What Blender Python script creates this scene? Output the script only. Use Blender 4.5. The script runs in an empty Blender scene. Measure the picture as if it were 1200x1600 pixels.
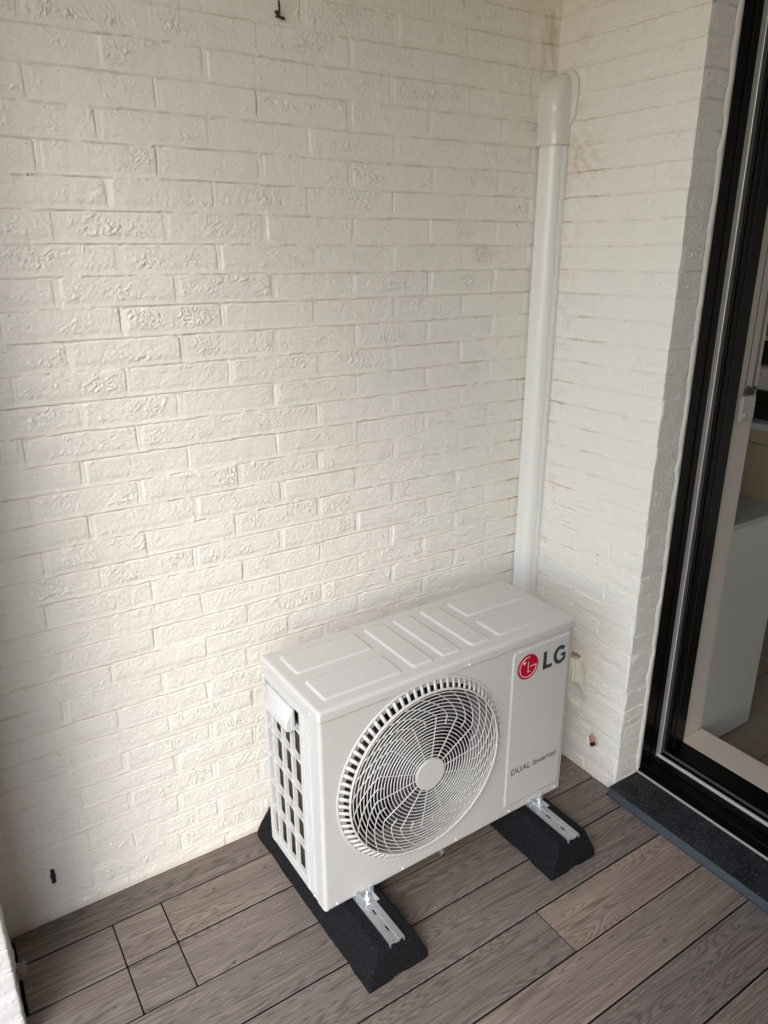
import bpy, bmesh, math, random
import numpy as np
from mathutils import Vector, Matrix
R = math.radians
S = bpy.context.scene
COL = S.collection
random.seed(5)

# ------------------------------------------------------------------ camera, light, exposure
cam_d = bpy.data.cameras.new('camera'); cam = bpy.data.objects.new('camera', cam_d); COL.objects.link(cam)
S.camera = cam
YAW, PIT, ROL, FPX = 0.5770, -0.3395, -0.0018, 1157.25
cam.location = (-1.6596, -1.6764, 1.6165)
fw = Vector((math.sin(YAW)*math.cos(PIT), math.cos(YAW)*math.cos(PIT), math.sin(PIT)))
rr = Vector((math.cos(YAW), -math.sin(YAW), 0)); uu = rr.cross(fw)
r2 = rr*math.cos(ROL)+uu*math.sin(ROL); u2 = -rr*math.sin(ROL)+uu*math.cos(ROL)
cam.rotation_euler = Matrix((r2, u2, -fw)).transposed().to_euler()
cam_d.sensor_fit = 'VERTICAL'; cam_d.sensor_height = 24; cam_d.lens = FPX/1600*24
cam_d.clip_start = 0.02; cam_d.clip_end = 500

SUN_AZ, SUN_EL = R(222), R(41)      # direction the light comes from: azimuth clockwise from +Y
w = bpy.data.worlds.new('World'); S.world = w; w.use_nodes = True
nt = w.node_tree; nt.nodes.clear()
out = nt.nodes.new('ShaderNodeOutputWorld'); bg = nt.nodes.new('ShaderNodeBackground')
sky = nt.nodes.new('ShaderNodeTexSky'); sky.sky_type = 'NISHITA'; sky.sun_disc = False
sky.sun_elevation = SUN_EL; sky.sun_rotation = SUN_AZ; sky.air_density = 1.0; sky.dust_density = 1.2; sky.ozone_density = 1.0
hsv = nt.nodes.new('ShaderNodeHueSaturation'); hsv.inputs['Saturation'].default_value = 1.0
nt.links.new(sky.outputs[0], hsv.inputs['Color']); nt.links.new(hsv.outputs[0], bg.inputs['Color'])
nt.links.new(bg.outputs[0], out.inputs[0]); bg.inputs['Strength'].default_value = 0.15
sd = bpy.data.lights.new('sun', 'SUN'); sun = bpy.data.objects.new('sun', sd); COL.objects.link(sun)
sd.energy = 0.5; sd.angle = R(24); sd.color = (1.0, 0.995, 0.99)
dv = Vector((math.sin(SUN_AZ)*math.cos(SUN_EL), math.cos(SUN_AZ)*math.cos(SUN_EL), math.sin(SUN_EL)))
sun.rotation_euler = dv.to_track_quat('Z', 'Y').to_euler()
sun.location = (-6, -8, 6)
S.view_settings.view_transform = 'Standard'; S.view_settings.look = 'None'
S.view_settings.gamma = 1; S.view_settings.exposure = 1.80

# ------------------------------------------------------------------ helpers
def tag(o, label=None, cat=None, group=None, kind=None):
    if label: o['label'] = label
    if cat: o['category'] = cat
    if group: o['group'] = group
    if kind: o['kind'] = kind
    return o
def empty(name, loc=(0,0,0), rz=0, label=None, cat=None, group=None):
    o = bpy.data.objects.new(name, None); COL.objects.link(o); o.location = loc; o.rotation_euler = (0,0,rz)
    o.empty_display_size = .05
    return tag(o, label, cat, group)
def link(name, me, mat, parent=None, smooth=False):
    o = bpy.data.objects.new(name, me); COL.objects.link(o)
    if mat: me.materials.append(mat)
    if smooth: me.polygons.foreach_set('use_smooth', [True]*len(me.polygons))
    if parent: o.parent = parent
    return o
def from_bm(name, bm, mat, parent=None, smooth=False):
    me = bpy.data.meshes.new(name); bm.normal_update(); bm.to_mesh(me); bm.free()
    return link(name, me, mat, parent, smooth)
class B:
    """bmesh collector"""
    def __init__(s): s.bm = bmesh.new()
    def box(s, x0, x1, y0, y1, z0, z1, bev=0, seg=2):
        t = bmesh.new()
        vs = [t.verts.new((x, y, z)) for x in (x0,x1) for y in (y0,y1) for z in (z0,z1)]
        for f in ((0,1,3,2),(4,6,7,5),(0,4,5,1),(2,3,7,6),(0,2,6,4),(1,5,7,3)): t.faces.new([vs[i] for i in f])
        if bev: bmesh.ops.bevel(t, geom=t.edges[:], offset=bev, segments=seg, affect='EDGES', profile=.5)
        s.add(t); return s
    def add(s, t, M=None):
        if M is not None: bmesh.ops.transform(t, matrix=M, verts=t.verts)
        me = bpy.data.meshes.new('tmp'); t.to_mesh(me); t.free(); s.bm.from_mesh(me); bpy.data.meshes.remove(me)
    def prism(s, poly, axis, a0, a1, bev=0, seg=2):
        """poly: list of 2-D points; axis: 'x' (pts=y,z) 'y' (pts=x,z) 'z' (pts=x,y)"""
        t = bmesh.new()
        def P(p, a): return (a,p[0],p[1]) if axis=='x' else (p[0],a,p[1]) if axis=='y' else (p[0],p[1],a)
        v0 = [t.verts.new(P(p,a0)) for p in poly]; v1 = [t.verts.new(P(p,a1)) for p in poly]; n=len(poly)
        t.faces.new(v0[::-1]); t.faces.new(v1)
        for i in range(n): t.faces.new((v0[i],v0[(i+1)%n],v1[(i+1)%n],v1[i]))
        bmesh.ops.recalc_face_normals(t, faces=t.faces)
        if bev: bmesh.ops.bevel(t, geom=t.edges[:], offset=bev, segments=seg, affect='EDGES', profile=.5)
        s.add(t); return s
    def cyl(s, c, axis, r, L, n=24, r2=None, bev=0):
        t = bmesh.new()
        bmesh.ops.create_cone(t, cap_ends=True, segments=n, radius1=r, radius2=r if r2 is None else r2, depth=L)
        if bev: bmesh.ops.bevel(t, geom=[e for e in t.edges if abs(e.verts[0].co.z-e.verts[1].co.z)<1e-6], offset=bev, segments=2, affect='EDGES')
        M = Matrix.Translation(c) @ Vector(axis).to_track_quat('Z','Y').to_matrix().to_4x4()
        s.add(t, M); return s
    def sphere(s, c, r, sc=(1,1,1), n=16):
        t = bmesh.new(); bmesh.ops.create_uvsphere(t, u_segments=n, v_segments=n//2+2, radius=r)
        s.add(t, Matrix.Translation(c) @ Matrix.Diagonal((*sc,1))); return s
    def tube(s, pts, r, n=6, closed=False, flat=None):
        bm = s.bm; pts = [Vector(p) for p in pts]; N = len(pts); rings=[]
        for i,p in enumerate(pts):
            a = pts[(i-1)%N] if (closed or i>0) else p; b = pts[(i+1)%N] if (closed or i<N-1) else p
            d = (b-a).normalized()
            ref = Vector((0,-1,0)) if abs(d.y)<.9 else Vector((1,0,0))
            x = d.cross(ref).normalized(); y = x.cross(d).normalized()
            ry = r if flat is None else flat
            rings.append([bm.verts.new(p + x*r*math.cos(2*math.pi*k/n) + y*ry*math.sin(2*math.pi*k/n)) for k in range(n)])
        for i in range(N if closed else N-1):
            A,Bq = rings[i], rings[(i+1)%N]
            for k in range(n): bm.faces.new((A[k],A[(k+1)%n],Bq[(k+1)%n],Bq[k]))
        if not closed:
            bm.faces.new(rings[0][::-1]); bm.faces.new(rings[-1])
        return s
    def obj(s, name, mat, parent=None, smooth=False, fix=True):
        if fix: bmesh.ops.recalc_face_normals(s.bm, faces=s.bm.faces)
        if smooth:
            for e in s.bm.edges:
                if len(e.link_faces)==2 and e.calc_face_angle(0)>R(38): e.smooth=False
        return from_bm(name, s.bm, mat, parent, smooth)
def grid_mesh(name, P, mask=None, attrs=None):
    """P: (n,m,3) array; mask (n-1,m-1) bool keeps faces"""
    n,m,_ = P.shape
    idx = np.arange(n*m).reshape(n,m)
    q = np.stack([idx[:-1,:-1], idx[1:,:-1], idx[1:,1:], idx[:-1,1:]], -1).reshape(-1,4)
    if mask is not None: q = q[mask.reshape(-1)]
    me = bpy.data.meshes.new(name)
    me.vertices.add(n*m); me.vertices.foreach_set('co', P.reshape(-1).astype(np.float32))
    me.loops.add(q.size); me.loops.foreach_set('vertex_index', q.reshape(-1).astype(np.int32))
    me.polygons.add(len(q)); me.polygons.foreach_set('loop_start', np.arange(0,q.size,4,dtype=np.int32))
    me.polygons.foreach_set('loop_total', np.full(len(q),4,dtype=np.int32))
    me.polygons.foreach_set('use_smooth', np.ones(len(q),bool))
    for k,v in (attrs or {}).items():
        a = me.attributes.new(k,'FLOAT','POINT'); a.data.foreach_set('value', v.reshape(-1).astype(np.float32))
    me.update(calc_edges=True)
    if mask is not None:
        bm = bmesh.new(); bm.from_mesh(me); bmesh.ops.delete(bm, geom=[v for v in bm.verts if not v.link_faces], context='VERTS'); bm.to_mesh(me); bm.free()
    return me
def _h(ix, iy, seed):
    h = (ix.astype(np.int64)*374761393 + iy.astype(np.int64)*668265263 + seed*2147483647*13) & 0xffffffff
    h = ((h ^ (h>>13))*1274126177) & 0xffffffff
    return ((h ^ (h>>16)) & 0xffff)/65535.0
def vn(x, y, seed=0):
    """gradient noise about -1..1"""
    ix=np.floor(x); iy=np.floor(y); fx=x-ix; fy=y-iy
    def g(a,b):
        t=_h(ix+a,iy+b,seed)*2*np.pi; return np.cos(t)*(fx-a)+np.sin(t)*(fy-b)
    sx=fx**3*(fx*(fx*6-15)+10); sy=fy**3*(fy*(fy*6-15)+10)
    return ((g(0,0)*(1-sx)+g(1,0)*sx)*(1-sy)+(g(0,1)*(1-sx)+g(1,1)*sx)*sy)*1.5
def fbm(x,y,seed=0,o=4):
    r=0;a=.5
    for i in range(o): r=r+a*vn(x*2**i,y*2**i,seed+i*17); a*=.5
    return r
def ss(a,b,x): t=np.clip((x-a)/(b-a),0,1); return t*t*(3-2*t)

# ------------------------------------------------------------------ materials
def mat(name, color, rough=.5, metal=0, spec=.5, coat=0):
    m = bpy.data.materials.new(name); m.use_nodes = True; b = m.node_tree.nodes['Principled BSDF']
    b.inputs['Base Color'].default_value = (*color,1); b.inputs['Roughness'].default_value = rough
    b.inputs['Metallic'].default_value = metal; b.inputs['Specular IOR Level'].default_value = spec
    if coat: b.inputs['Coat Weight'].default_value = coat
    return m
def N(m, t, **kw):
    n = m.node_tree.nodes.new(t)
    for k,v in kw.items():
        if hasattr(n,k): setattr(n,k,v)
        else: n.inputs[k.replace('_',' ')].default_value = v
    return n
def L(m, a, b): m.node_tree.links.new(a, b)
def bsdf(m): return m.node_tree.nodes['Principled BSDF']
def coords(m, scale=(1,1,1)):
    tc = N(m,'ShaderNodeTexCoord'); mp = N(m,'ShaderNodeMapping'); mp.inputs['Scale'].default_value = scale
    L(m, tc.outputs['Object'], mp.inputs[0]); return mp.outputs[0]
def noise(m, scale, detail=4, rough=.5, vec=None, cs=(1,1,1)):
    n = N(m,'ShaderNodeTexNoise'); n.inputs['Scale'].default_value=scale; n.inputs['Detail'].default_value=detail; n.inputs['Roughness'].default_value=rough
    L(m, vec or coords(m,cs), n.inputs['Vector']); return n.outputs['Fac']
def ramp(m, fac, stops):
    r = N(m,'ShaderNodeValToRGB'); L(m, fac, r.inputs[0]); e=r.color_ramp.elements
    while len(e)<len(stops): e.new(.5)
    for i,(p,c) in enumerate(stops):
        e[i].position=p; e[i].color=(c,c,c,1) if isinstance(c,(int,float)) else (*c,1)
    return r.outputs[0]
def mix(m, f, a, b, typ='MIX'):
    n = N(m,'ShaderNodeMix'); n.data_type='RGBA'; n.blend_type=typ
    for s,v in ((n.inputs[0],f),(n.inputs[6],a),(n.inputs[7],b)):
        if isinstance(v,(int,float)): s.default_value=v
        elif isinstance(v,tuple): s.default_value=(*v,1)
        else: L(m,v,s)
    return n.outputs[2]
def bump(m, h, strength=.3, dist=.001, prev=None):
    n = N(m,'ShaderNodeBump'); n.inputs['Strength'].default_value=strength; n.inputs['Distance'].default_value=dist
    L(m,h,n.inputs['Height'])
    if prev: L(m,prev,n.inputs['Normal'])
    return n.outputs[0]
def setn(m, n): L(m, n, bsdf(m).inputs['Normal'])
def setc(m, c): L(m, c, bsdf(m).inputs['Base Color'])

# painted brick
def brick_mat(name, base, tint, rough=.5):
    m = mat(name, base, rough)
    a = N(m,'ShaderNodeAttribute'); a.attribute_name='stain_shade'
    big = noise(m, 1.6, 3); c = mix(m, ramp(m,big,[(.35,0),(.7,1)]), base, tint)
    mid = noise(m, 22, 4, .6); c = mix(m, ramp(m,mid,[(.3,.0),(.75,.35)]), c, tuple(x*.93 for x in tint))
    sp = noise(m, 90, 2, .5); spk = ramp(m, sp, [(.755,0),(.775,1)])
    gate = ramp(m, noise(m, 6, 2), [(.5,0),(.62,1)])
    g2 = N(m,'ShaderNodeMath'); g2.operation='MULTIPLY'; L(m,spk,g2.inputs[0]); L(m,gate,g2.inputs[1])
    c = mix(m, a.outputs['Fac'], c, (.46,.24,.12))
    c = mix(m, g2.outputs[0], c, (.10,.08,.06)); setc(m, c)
    f = noise(m, 330, 5, .6); n = bump(m, f, .35, .0012)
    f2 = noise(m, 110, 4, .6); n = bump(m, f2, .4, .002, n); setn(m, n)
    return m
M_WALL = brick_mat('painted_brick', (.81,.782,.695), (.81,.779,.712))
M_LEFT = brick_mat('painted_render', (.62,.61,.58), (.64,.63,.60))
M_CEIL = mat('ceiling_board', (.66,.55,.40), .6); setc(M_CEIL, mix(M_CEIL, noise(M_CEIL,3,5,cs=(1,12,1)), (.46,.31,.16),(.60,.43,.25)))

def casing_mat(name, col, rough):
    m = mat(name, col, rough, spec=.5)
    setn(m, bump(m, noise(m, 900, 2, .5), .12, .0004)); return m
M_CASE = casing_mat('casing_metal', (.54,.532,.50), .38)
M_PLAST = casing_mat('grille_plastic', (.56,.56,.54), .38)
M_GRID = casing_mat('fan_grille_plastic', (.56,.55,.52), .35)
M_DUCT = mat('duct_pvc', (.78,.78,.735), .3); setn(M_DUCT, bump(M_DUCT, noise(M_DUCT,14,3), .12, .004))
M_ELB = mat('duct_cap_pvc', (.72,.69,.64), .16); setn(M_ELB, bump(M_ELB, noise(M_ELB,60,2), .10, .002))
M_BLACKIN = mat('dark_interior', (.012,.012,.012), .7)
M_BLADE = mat('fan_blade', (.06,.06,.062), .4)
M_COIL = mat('coil_fins', (.045,.036,.022), .45, .3)
wv = N(M_COIL,'ShaderNodeTexWave'); wv.inputs['Scale'].default_value=220; wv.bands_direction='Z'; L(M_COIL, coords(M_COIL), wv.inputs[0])
setn(M_COIL, bump(M_COIL, wv.outputs['Fac'], .6, .001))
M_RED = mat('badge_red', (.42,.003,.030), .4)
M_WHITEINK = mat('badge_white', (.80,.62,.60), .4)
M_GREYINK = mat('letter_grey', (.045,.05,.052), .4)
M_ZINC = mat('zinc_plate', (.74,.78,.80), .32, .75)
setn(M_ZINC, bump(M_ZINC, noise(M_ZINC,60,3), .25, .002))
M_GALV = mat('galvanised_rail', (.50,.51,.52), .46, .8)
setc(M_GALV, mix(M_GALV, noise(M_GALV,160,5,.7,cs=(1,.3,1)), (.40,.41,.42),(.66,.67,.68)))
setn(M_GALV, bump(M_GALV, noise(M_GALV,400,3,cs=(1,.1,1)), .2, .0005))
M_RUB = mat('rubber_granulate', (.007,.0072,.009), .85, spec=.18)
f = noise(M_RUB, 300, 3, .75); setc(M_RUB, mix(M_RUB, ramp(M_RUB,f,[(.55,0),(.68,1)]), (.0060,.0062,.008), (.045,.045,.048)))
n_ = bump(M_RUB, noise(M_RUB, 220, 4, .75), 1.0, .004); setn(M_RUB, n_)
M_ALBLK = mat('black_aluminium', (.0025,.0025,.0027), .3, spec=.15)
M_ALU = mat('bare_aluminium', (.42,.41,.38), .45, .2)
M_LIP = mat('polished_lip', (.75,.73,.68), .3, .3)
M_GREYAL = mat('grey_profile', (.11,.108,.10), .45)
M_RUBSEAL = mat('seal_rubber', (.006,.006,.006), .6)
M_SEALANT = mat('sealant', (.74,.70,.62), .5)
M_BEIGE = mat('beige_stone', (.50,.40,.31), .45)
f = noise(M_BEIGE, 260, 3, .7); setc(M_BEIGE, mix(M_BEIGE, f, (.62,.50,.38), (.76,.64,.51)))
M_STONE = mat('bluestone', (.02,.02,.02), .8, spec=.2)
f = noise(M_STONE, 14, 6, .7); c = mix(M_STONE, ramp(M_STONE,f,[(.35,0),(.7,1)]), (.010,.010,.011), (.034,.036,.040))
f = noise(M_STONE, 170, 3, .75); c = mix(M_STONE, ramp(M_STONE,f,[(.57,0),(.68,1)]), c, (.13,.125,.115)); setc(M_STONE, c)
setn(M_STONE, bump(M_STONE, noise(M_STONE, 160, 5, .7), .5, .002))
M_STONEEDGE = mat('bluestone_edge', (.10,.115,.135), .6)
setc(M_STONEEDGE, mix(M_STONEEDGE, noise(M_STONEEDGE, 40, 6, .7), (.030,.034,.042), (.085,.095,.108)))
M_INW = mat('indoor_plaster', (.56,.51,.44), .6); setn(M_INW, bump(M_INW, noise(M_INW,90,3), .1, .001))
M_CAB = mat('cabinet_white', (.42,.42,.375), .35)
M_WOODF = mat('kitchen_wood', (.40,.34,.20), .45)
setc(M_WOODF, mix(M_WOODF, noise(M_WOODF,18,4,.6,cs=(1,6,.35)), (.42,.35,.20),(.58,.50,.32)))
M_COUNT = mat('counter_top', (.62,.64,.60), .3)
M_DARKW = mat('dark_backsplash', (.035,.028,.018), .4)
M_INFL = mat('indoor_floor_tile', (.22,.18,.13), .35)
setc(M_INFL, mix(M_INFL, noise(M_INFL,7,6,.65,cs=(5,.9,1)), (.12,.095,.065),(.30,.25,.19)))
M_BLKPL = mat('black_plastic', (.010,.010,.011), .35)
M_WHPL = mat('white_plastic', (.72,.72,.68), .3)
M_CLEAR = mat('clear_plastic', (.75,.73,.68), .15); bsdf(M_CLEAR).inputs['Transmission Weight'].default_value=.6
M_BEAD = mat('bead_chain', (.05,.045,.04), .3, .7)
M_RUST = mat('rusty_iron', (.055,.040,.032), .7, .3)
M_TERRA = mat('broken_brick', (.45,.24,.17), .9); setn(M_TERRA, bump(M_TERRA, noise(M_TERRA,200,4), .8,.003))
M_CREAM = mat('cream_plastic', (.84,.80,.68), .35)
M_GROUND = mat('garden_paving', (.40,.31,.18), .9); setc(M_GROUND, mix(M_GROUND, noise(M_GROUND,1.3,6), (.34,.25,.13),(.48,.38,.24)))

# deck wood (every board gets its own offset through the 'board' attribute)
M_DECK = mat('deck_boards', (.2,.17,.14), .55)
m = M_DECK
ab = N(m,'ShaderNodeAttribute'); ab.attribute_name='board'
tc = N(m,'ShaderNodeTexCoord'); sep = N(m,'ShaderNodeSeparateXYZ'); L(m, tc.outputs['Object'], sep.inputs[0])
def mth(op, a, b=None):
    n = N(m,'ShaderNodeMath'); n.operation = op
    for i,v in enumerate((a,b)):
        if v is None: continue
        if isinstance(v,(int,float)): n.inputs[i].default_value=v
        else: L(m,v,n.inputs[i])
    return n.outputs[0]
off = mth('MULTIPLY', ab.outputs['Fac'], 37.0)
comb = N(m,'ShaderNodeCombineXYZ'); L(m, mth('ADD',mth('MULTIPLY',sep.outputs[0],.75),off), comb.inputs[0]); L(m, mth('MULTIPLY',sep.outputs[1],9.0), comb.inputs[1]); L(m, off, comb.inputs[2])
low = noise(m, 2.1, 1.2, .45, comb.outputs[0])
comb2 = N(m,'ShaderNodeCombineXYZ'); L(m, mth('ADD',mth('MULTIPLY',sep.outputs[0],4.0),off), comb2.inputs[0]); L(m, mth('MULTIPLY',sep.outputs[1],330.0), comb2.inputs[1]); L(m, off, comb2.inputs[2])
fine = noise(m, 1.0, 3, .6, comb2.outputs[0])
ringv = mth('ADD', mth('MULTIPLY', low, 62.0), mth('MULTIPLY', fine, .45))
ring = mth('PINGPONG', ringv, 1.0)
ringr = ramp(m, ring, [(.0,0),(.35,.55),(.75,1)])
blot = noise(m, 5, 5, .65, comb.outputs[0])
rc = N(m,'ShaderNodeValToRGB'); L(m, ab.outputs['Fac'], rc.inputs[0]); rc.color_ramp.interpolation='LINEAR'
e = rc.color_ramp.elements; e[0].position=0; e[0].color=(.122,.104,.092,1); e[1].position=1; e[1].color=(.235,.182,.146,1)
e2 = e.new(.5); e2.color=(.166,.142,.123,1)
c0 = mix(m, ramp(m,blot,[(.3,.0),(.75,.8)]), rc.outputs[0], mix(m, 1.0, rc.outputs[0], (1.45,1.36,1.28), 'MULTIPLY'))
c1 = mix(m, ringr, mix(m,1.0,c0,(.60,.57,.55),'MULTIPLY'), c0)
c2 = mix(m, ramp(m,fine,[(.38,0),(.58,1)]), mix(m,1.0,c1,(.80,.785,.775),'MULTIPLY'), mix(m,1.0,c1,(1.28,1.28,1.28),'MULTIPLY'))
spots = noise(m, 26, 2, .5); c2 = mix(m, ramp(m,spots,[(.72,0),(.77,.75)]), c2, (.045,.035,.028))
dust = noise(m, 170, 1, .4); c2 = mix(m, ramp(m,dust,[(.775,0),(.795,1)]), c2, (.55,.52,.48))
setc(m, c2)
nb = bump(m, ringr, .22, .0010); nb = bump(m, fine, .55, .0010, nb); setn(m, nb)
rg = ramp(m, fine, [(.3,.62),(.7,.44)]); L(m, rg, bsdf(m).inputs['Roughness'])

# ------------------------------------------------------------------ brick height field
PIT_Z, TOP0, LEN = .0637, 1.8205, .2325
def brick_h(U, Z, phase_odd, phase_even, seed, soft=1.0, half=None):
    Zw = Z + .0022*vn(U*2.3, Z*3, seed) + .0008*vn(U*14, Z*14, seed+1)
    rowf = (Zw-TOP0)/PIT_Z; row = np.ceil(rowf); fz = (row-rowf)*PIT_Z      # distance below the row's top
    odd = np.mod(row,2)==1
    u = (U - np.where(odd,phase_odd,phase_even))/LEN
    k = np.floor(u); 
    j0 = (_h(k,row,seed)-.5)*.085; j1 = (_h(k+1,row,seed)-.5)*.085
    left = (u-k-j0)*LEN; right = (k+1+j1-u)*LEN
    # a joint shift can push the point into the neighbour: treat symmetric
    jm = .0058
    ragged = .0026*fbm(U*70,Z*70,seed+3,3)
    topj = (_h(k,row,seed+5)-.5)*.004
    dl = left-jm; dr = right-jm
    dt = fz - .0008 - topj*.5; db = PIT_Z-.0125-fz
    rr = .006+.010*_h(k,row,seed+6)
    dx = np.minimum(dl,dr); dy = np.minimum(dt,db)
    ax = np.clip(rr-dx,0,None); ay = np.clip(rr-dy,0,None)
    d = np.where((dx<rr)&(dy<rr), rr-np.sqrt(ax**2+ay**2), np.minimum(dx,dy)) + ragged
    hb = .0014+.0022*_h(k,row,seed+7)**1.5
    rag2 = .0030*fbm(U*45,Z*30,seed+40,3) + .0022*np.abs(fbm(U*18,row*5.3,seed+41,2))
    cut = ss(.012,.0,dx)*.0030*_h(k,row,seed+42)
    dtop = dt - rag2 - cut
    f_t = ss(-.0004,.0018,dtop); f_s = (1-(1-ss(-.0040,.0045,dl+ragged))*(.2+.5*_h(k,row,seed+50)))*(1-(1-ss(-.0005,.0020,dr+ragged*.8))*(.35+.65*_h(k+1,row,seed+50)))
    f_b = ss(-.014,.011,db+ragged*2)
    face = f_t*f_s*f_b
    h = hb*face
    tilt = ((_h(k,row,seed+8)-.5)*.05*(fz-.03) + (_h(k,row,seed+9)-.5)*.018*(left-.11))
    h = h + tilt*face
    mort = 1-face
    h = h + mort*(.0010*fbm(U*30,Z*30,seed+10,3)) + .0022*ss(.014,.0,np.abs(db+.0125))*(1-f_b)
    dt = dtop
    h = h - .0030*np.exp(-(np.abs(dr+ragged*.8)/.0015)**2)*ss(-.003,.004,dt)*ss(-.004,.006,db)*_h(k+1,row,seed+51)
    h = h - .0052*np.exp(-(np.abs(dt+.0006)/.0017)**2)*ss(-.004,.004,dx)*(.35+.65*_h(k,row,seed+43))*ss(-.6,.2,vn(U*17,row*3.7,seed+44))
    # moulded-face creases
    pm = (.24+.95*ss(-.12,.30,fbm(U*13+row*3.1,Z*22,seed+20,3))) * ss(0,.006,np.minimum(d,dtop))
    an = (_h(k,row,seed+61)-.5)*2.2; ca,sa = np.cos(an),np.sin(an)
    wx = (U*ca+Z*sa)*(24+18*_h(k,row,seed+62))+1.3*fbm(U*34,Z*34,seed+21,4)+k*3.7; wz = (-U*sa+Z*ca)*(58+30*_h(k,row,seed+63))+1.3*fbm(U*34+9,Z*34,seed+22,4)
    n1 = vn(wx,wz,seed+23); n2 = vn(wx*1.9+3,wz*1.6,seed+24)
    cr = np.exp(-(n1/.085)**2)*1.0 - .6*np.exp(-((n1-.14)/.08)**2) + .55*np.exp(-(n2/.09)**2)*ss(-.1,.3,n1)
    h = h + .0022*ss(.030,.008,Z)*(1+.6*fbm(U*22,Z*22,seed+60,3)) + pm*.0027*cr*(0.45+.8*_h(k,row,seed+25))
    h = h + .0015*fbm(U*26,Z*26,seed+30,4) + .00075*fbm(U*120,Z*120,seed+31,3) + .0016*fbm(U*4,Z*4,seed+32,2)
    return h*soft, d, dt, row

def brick_wall(name, path, normal_at, smax, z0, z1, po, pe, seed, sgn, stain_shade=None, step=.0021, mat_=None, parent=None, soft=1.0, pins=()):
    ns = max(2,int(smax/step)+1); nz = int((z1-z0)/step)+1
    s = np.linspace(0,smax,ns); z = np.linspace(z0,z1,nz); SS,ZZ = np.meshgrid(s,z,indexing='ij')
    U = SS*sgn[0]+sgn[1]
    h,d,dt,row = brick_h(U,ZZ,po,pe,seed,soft)
    for (ps,pz,pr,pd) in pins:      # chipped hollows
        rr_ = np.sqrt((SS-ps)**2+((ZZ-pz)*1.0)**2)+.006*fbm(SS*60,ZZ*60,77,3); h = h - pd*ss(pr,pr*.45,rr_)
    X,Y = path(SS); nx,ny = normal_at(SS)
    P = np.stack([X+nx*h, Y+ny*h, ZZ],-1)
    st = np.zeros_like(U) if stain_shade is None else np.clip(stain_shade(SS,ZZ,d,dt),0,1)
    me = grid_mesh(name, P, attrs={'stain_shade':st})
    return link(name, me, mat_ or M_WALL, parent)

# back wall (plane y=0, faces -y), from x=-1.70 to 0
XL = -1.69
def st_back(s,z,d,dt):
    x = s+XL-.01
    a = ss(.16,.0,-x)*ss(1.75,2.1,z)*ss(-.1,.35,fbm(x*30,z*9,4,4))*.45
    b = np.exp(-((x+.06)/.05)**2)*ss(1.3,1.2,z)*np.exp(-(dt/.003)**2)*.8
    c = np.exp(-(dt/.0019)**2)*.40*ss(-.5,.4,fbm(x*12,z*25,31,3))  # shadow line along the brick tops, painted into the colour
    return a+b+c+ss(.024,.010,z+.006*fbm(x*20,z*20,8,3))*.16
back = brick_wall('brick_wall', lambda s:(s+XL-.01, 0*s), lambda s:(0*s, 0*s-1), 1.70, -.02, 2.85, -1.235, -1.120, 11, (1,XL-.01), st_back)
tag(back, 'large white painted brick wall running behind the outdoor unit and the duct', 'wall')

# right wall: s 0..DW on plane x=0 facing -x, then the reveal on plane y=-DW facing -y
DW = .4618
def rp(s):
    on = s<=DW
    return np.where(on, 0, s-DW), np.where(on, -s, -DW)
def rn(s):
    t = ss(DW-.006,DW+.006,s)*math.pi/2
    return -np.cos(t), -np.sin(t)
def st_right(s,z,d,dt):
    line = np.exp(-(dt/.0022)**2)
    near = np.exp(-((s-.15)/.13)**2)
    a = line*near*ss(.3,.8,z)*ss(2.1,1.7,z)*ss(-.05,.25,vn(s*9,z*7,3))*.6
    b = np.exp(-((s-.12)/.07)**2 - ((z-1.855)/.06)**2)*ss(-.35,.3,fbm(s*40,z*60,9,3))*.36
    c = np.exp(-((s-.09)/.03)**2)*ss(-.1,.4,fbm(s*25,z*25,12,3))*.18
    e_ = np.exp(-((s-.36)/.018)**2-((z-.13)/.025)**2)*.5
    return (a+b+c+e_+line*.24*ss(-.5,.4,fbm(s*12,z*25,32,3)))*(s<DW)  # last line term paints shade along the brick tops; the rest are stains
rw = brick_wall('brick_wall', rp, rn, DW+.112, -.02, 2.85, .2300, .1145, 23, (1,0), st_right, pins=((.359,.122,.022,.010),(.27,.25,.045,.006),(.262,.34,.05,.012)))
tag(rw, 'short white painted brick pier with a corner, between the back wall and the black door frame', 'wall')
M_REV = None
# wall core behind the brick skins (keeps the light out)
b = B(); b.box(XL-.30, .43, .012, .42, -.3, 3.1); 
core = b.obj('masonry_core', M_INW, back); core['kind']='structure'
b = B(); b.box(.016, .118, -DW+.014, .010, -.02, 3.1); b.box(.119, .415, -DW+.001, .010, -.10, 3.1); b.obj('wall_core', M_INW, rw)

# left wall: side facing +x from y=0 to -.325, end facing -y
DL = .325
def lp(s):
    on = s<=DL
    return np.where(on, XL, XL-(s-DL)), np.where(on, -s, -DL)
def ln(s):
    t = ss(DL-.010,DL+.010,s)*math.pi/2
    return np.cos(t), -np.sin(t)
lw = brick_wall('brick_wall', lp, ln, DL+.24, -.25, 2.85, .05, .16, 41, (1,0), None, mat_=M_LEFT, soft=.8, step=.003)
tag(lw, 'white rendered wall stub at the left edge, bright on its rough end face', 'wall')
b = B(); b.box(XL-.22, XL-.012, -DL+.014, .010, -.25, 3.1); b.obj('wall_core', M_INW, lw)

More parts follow.
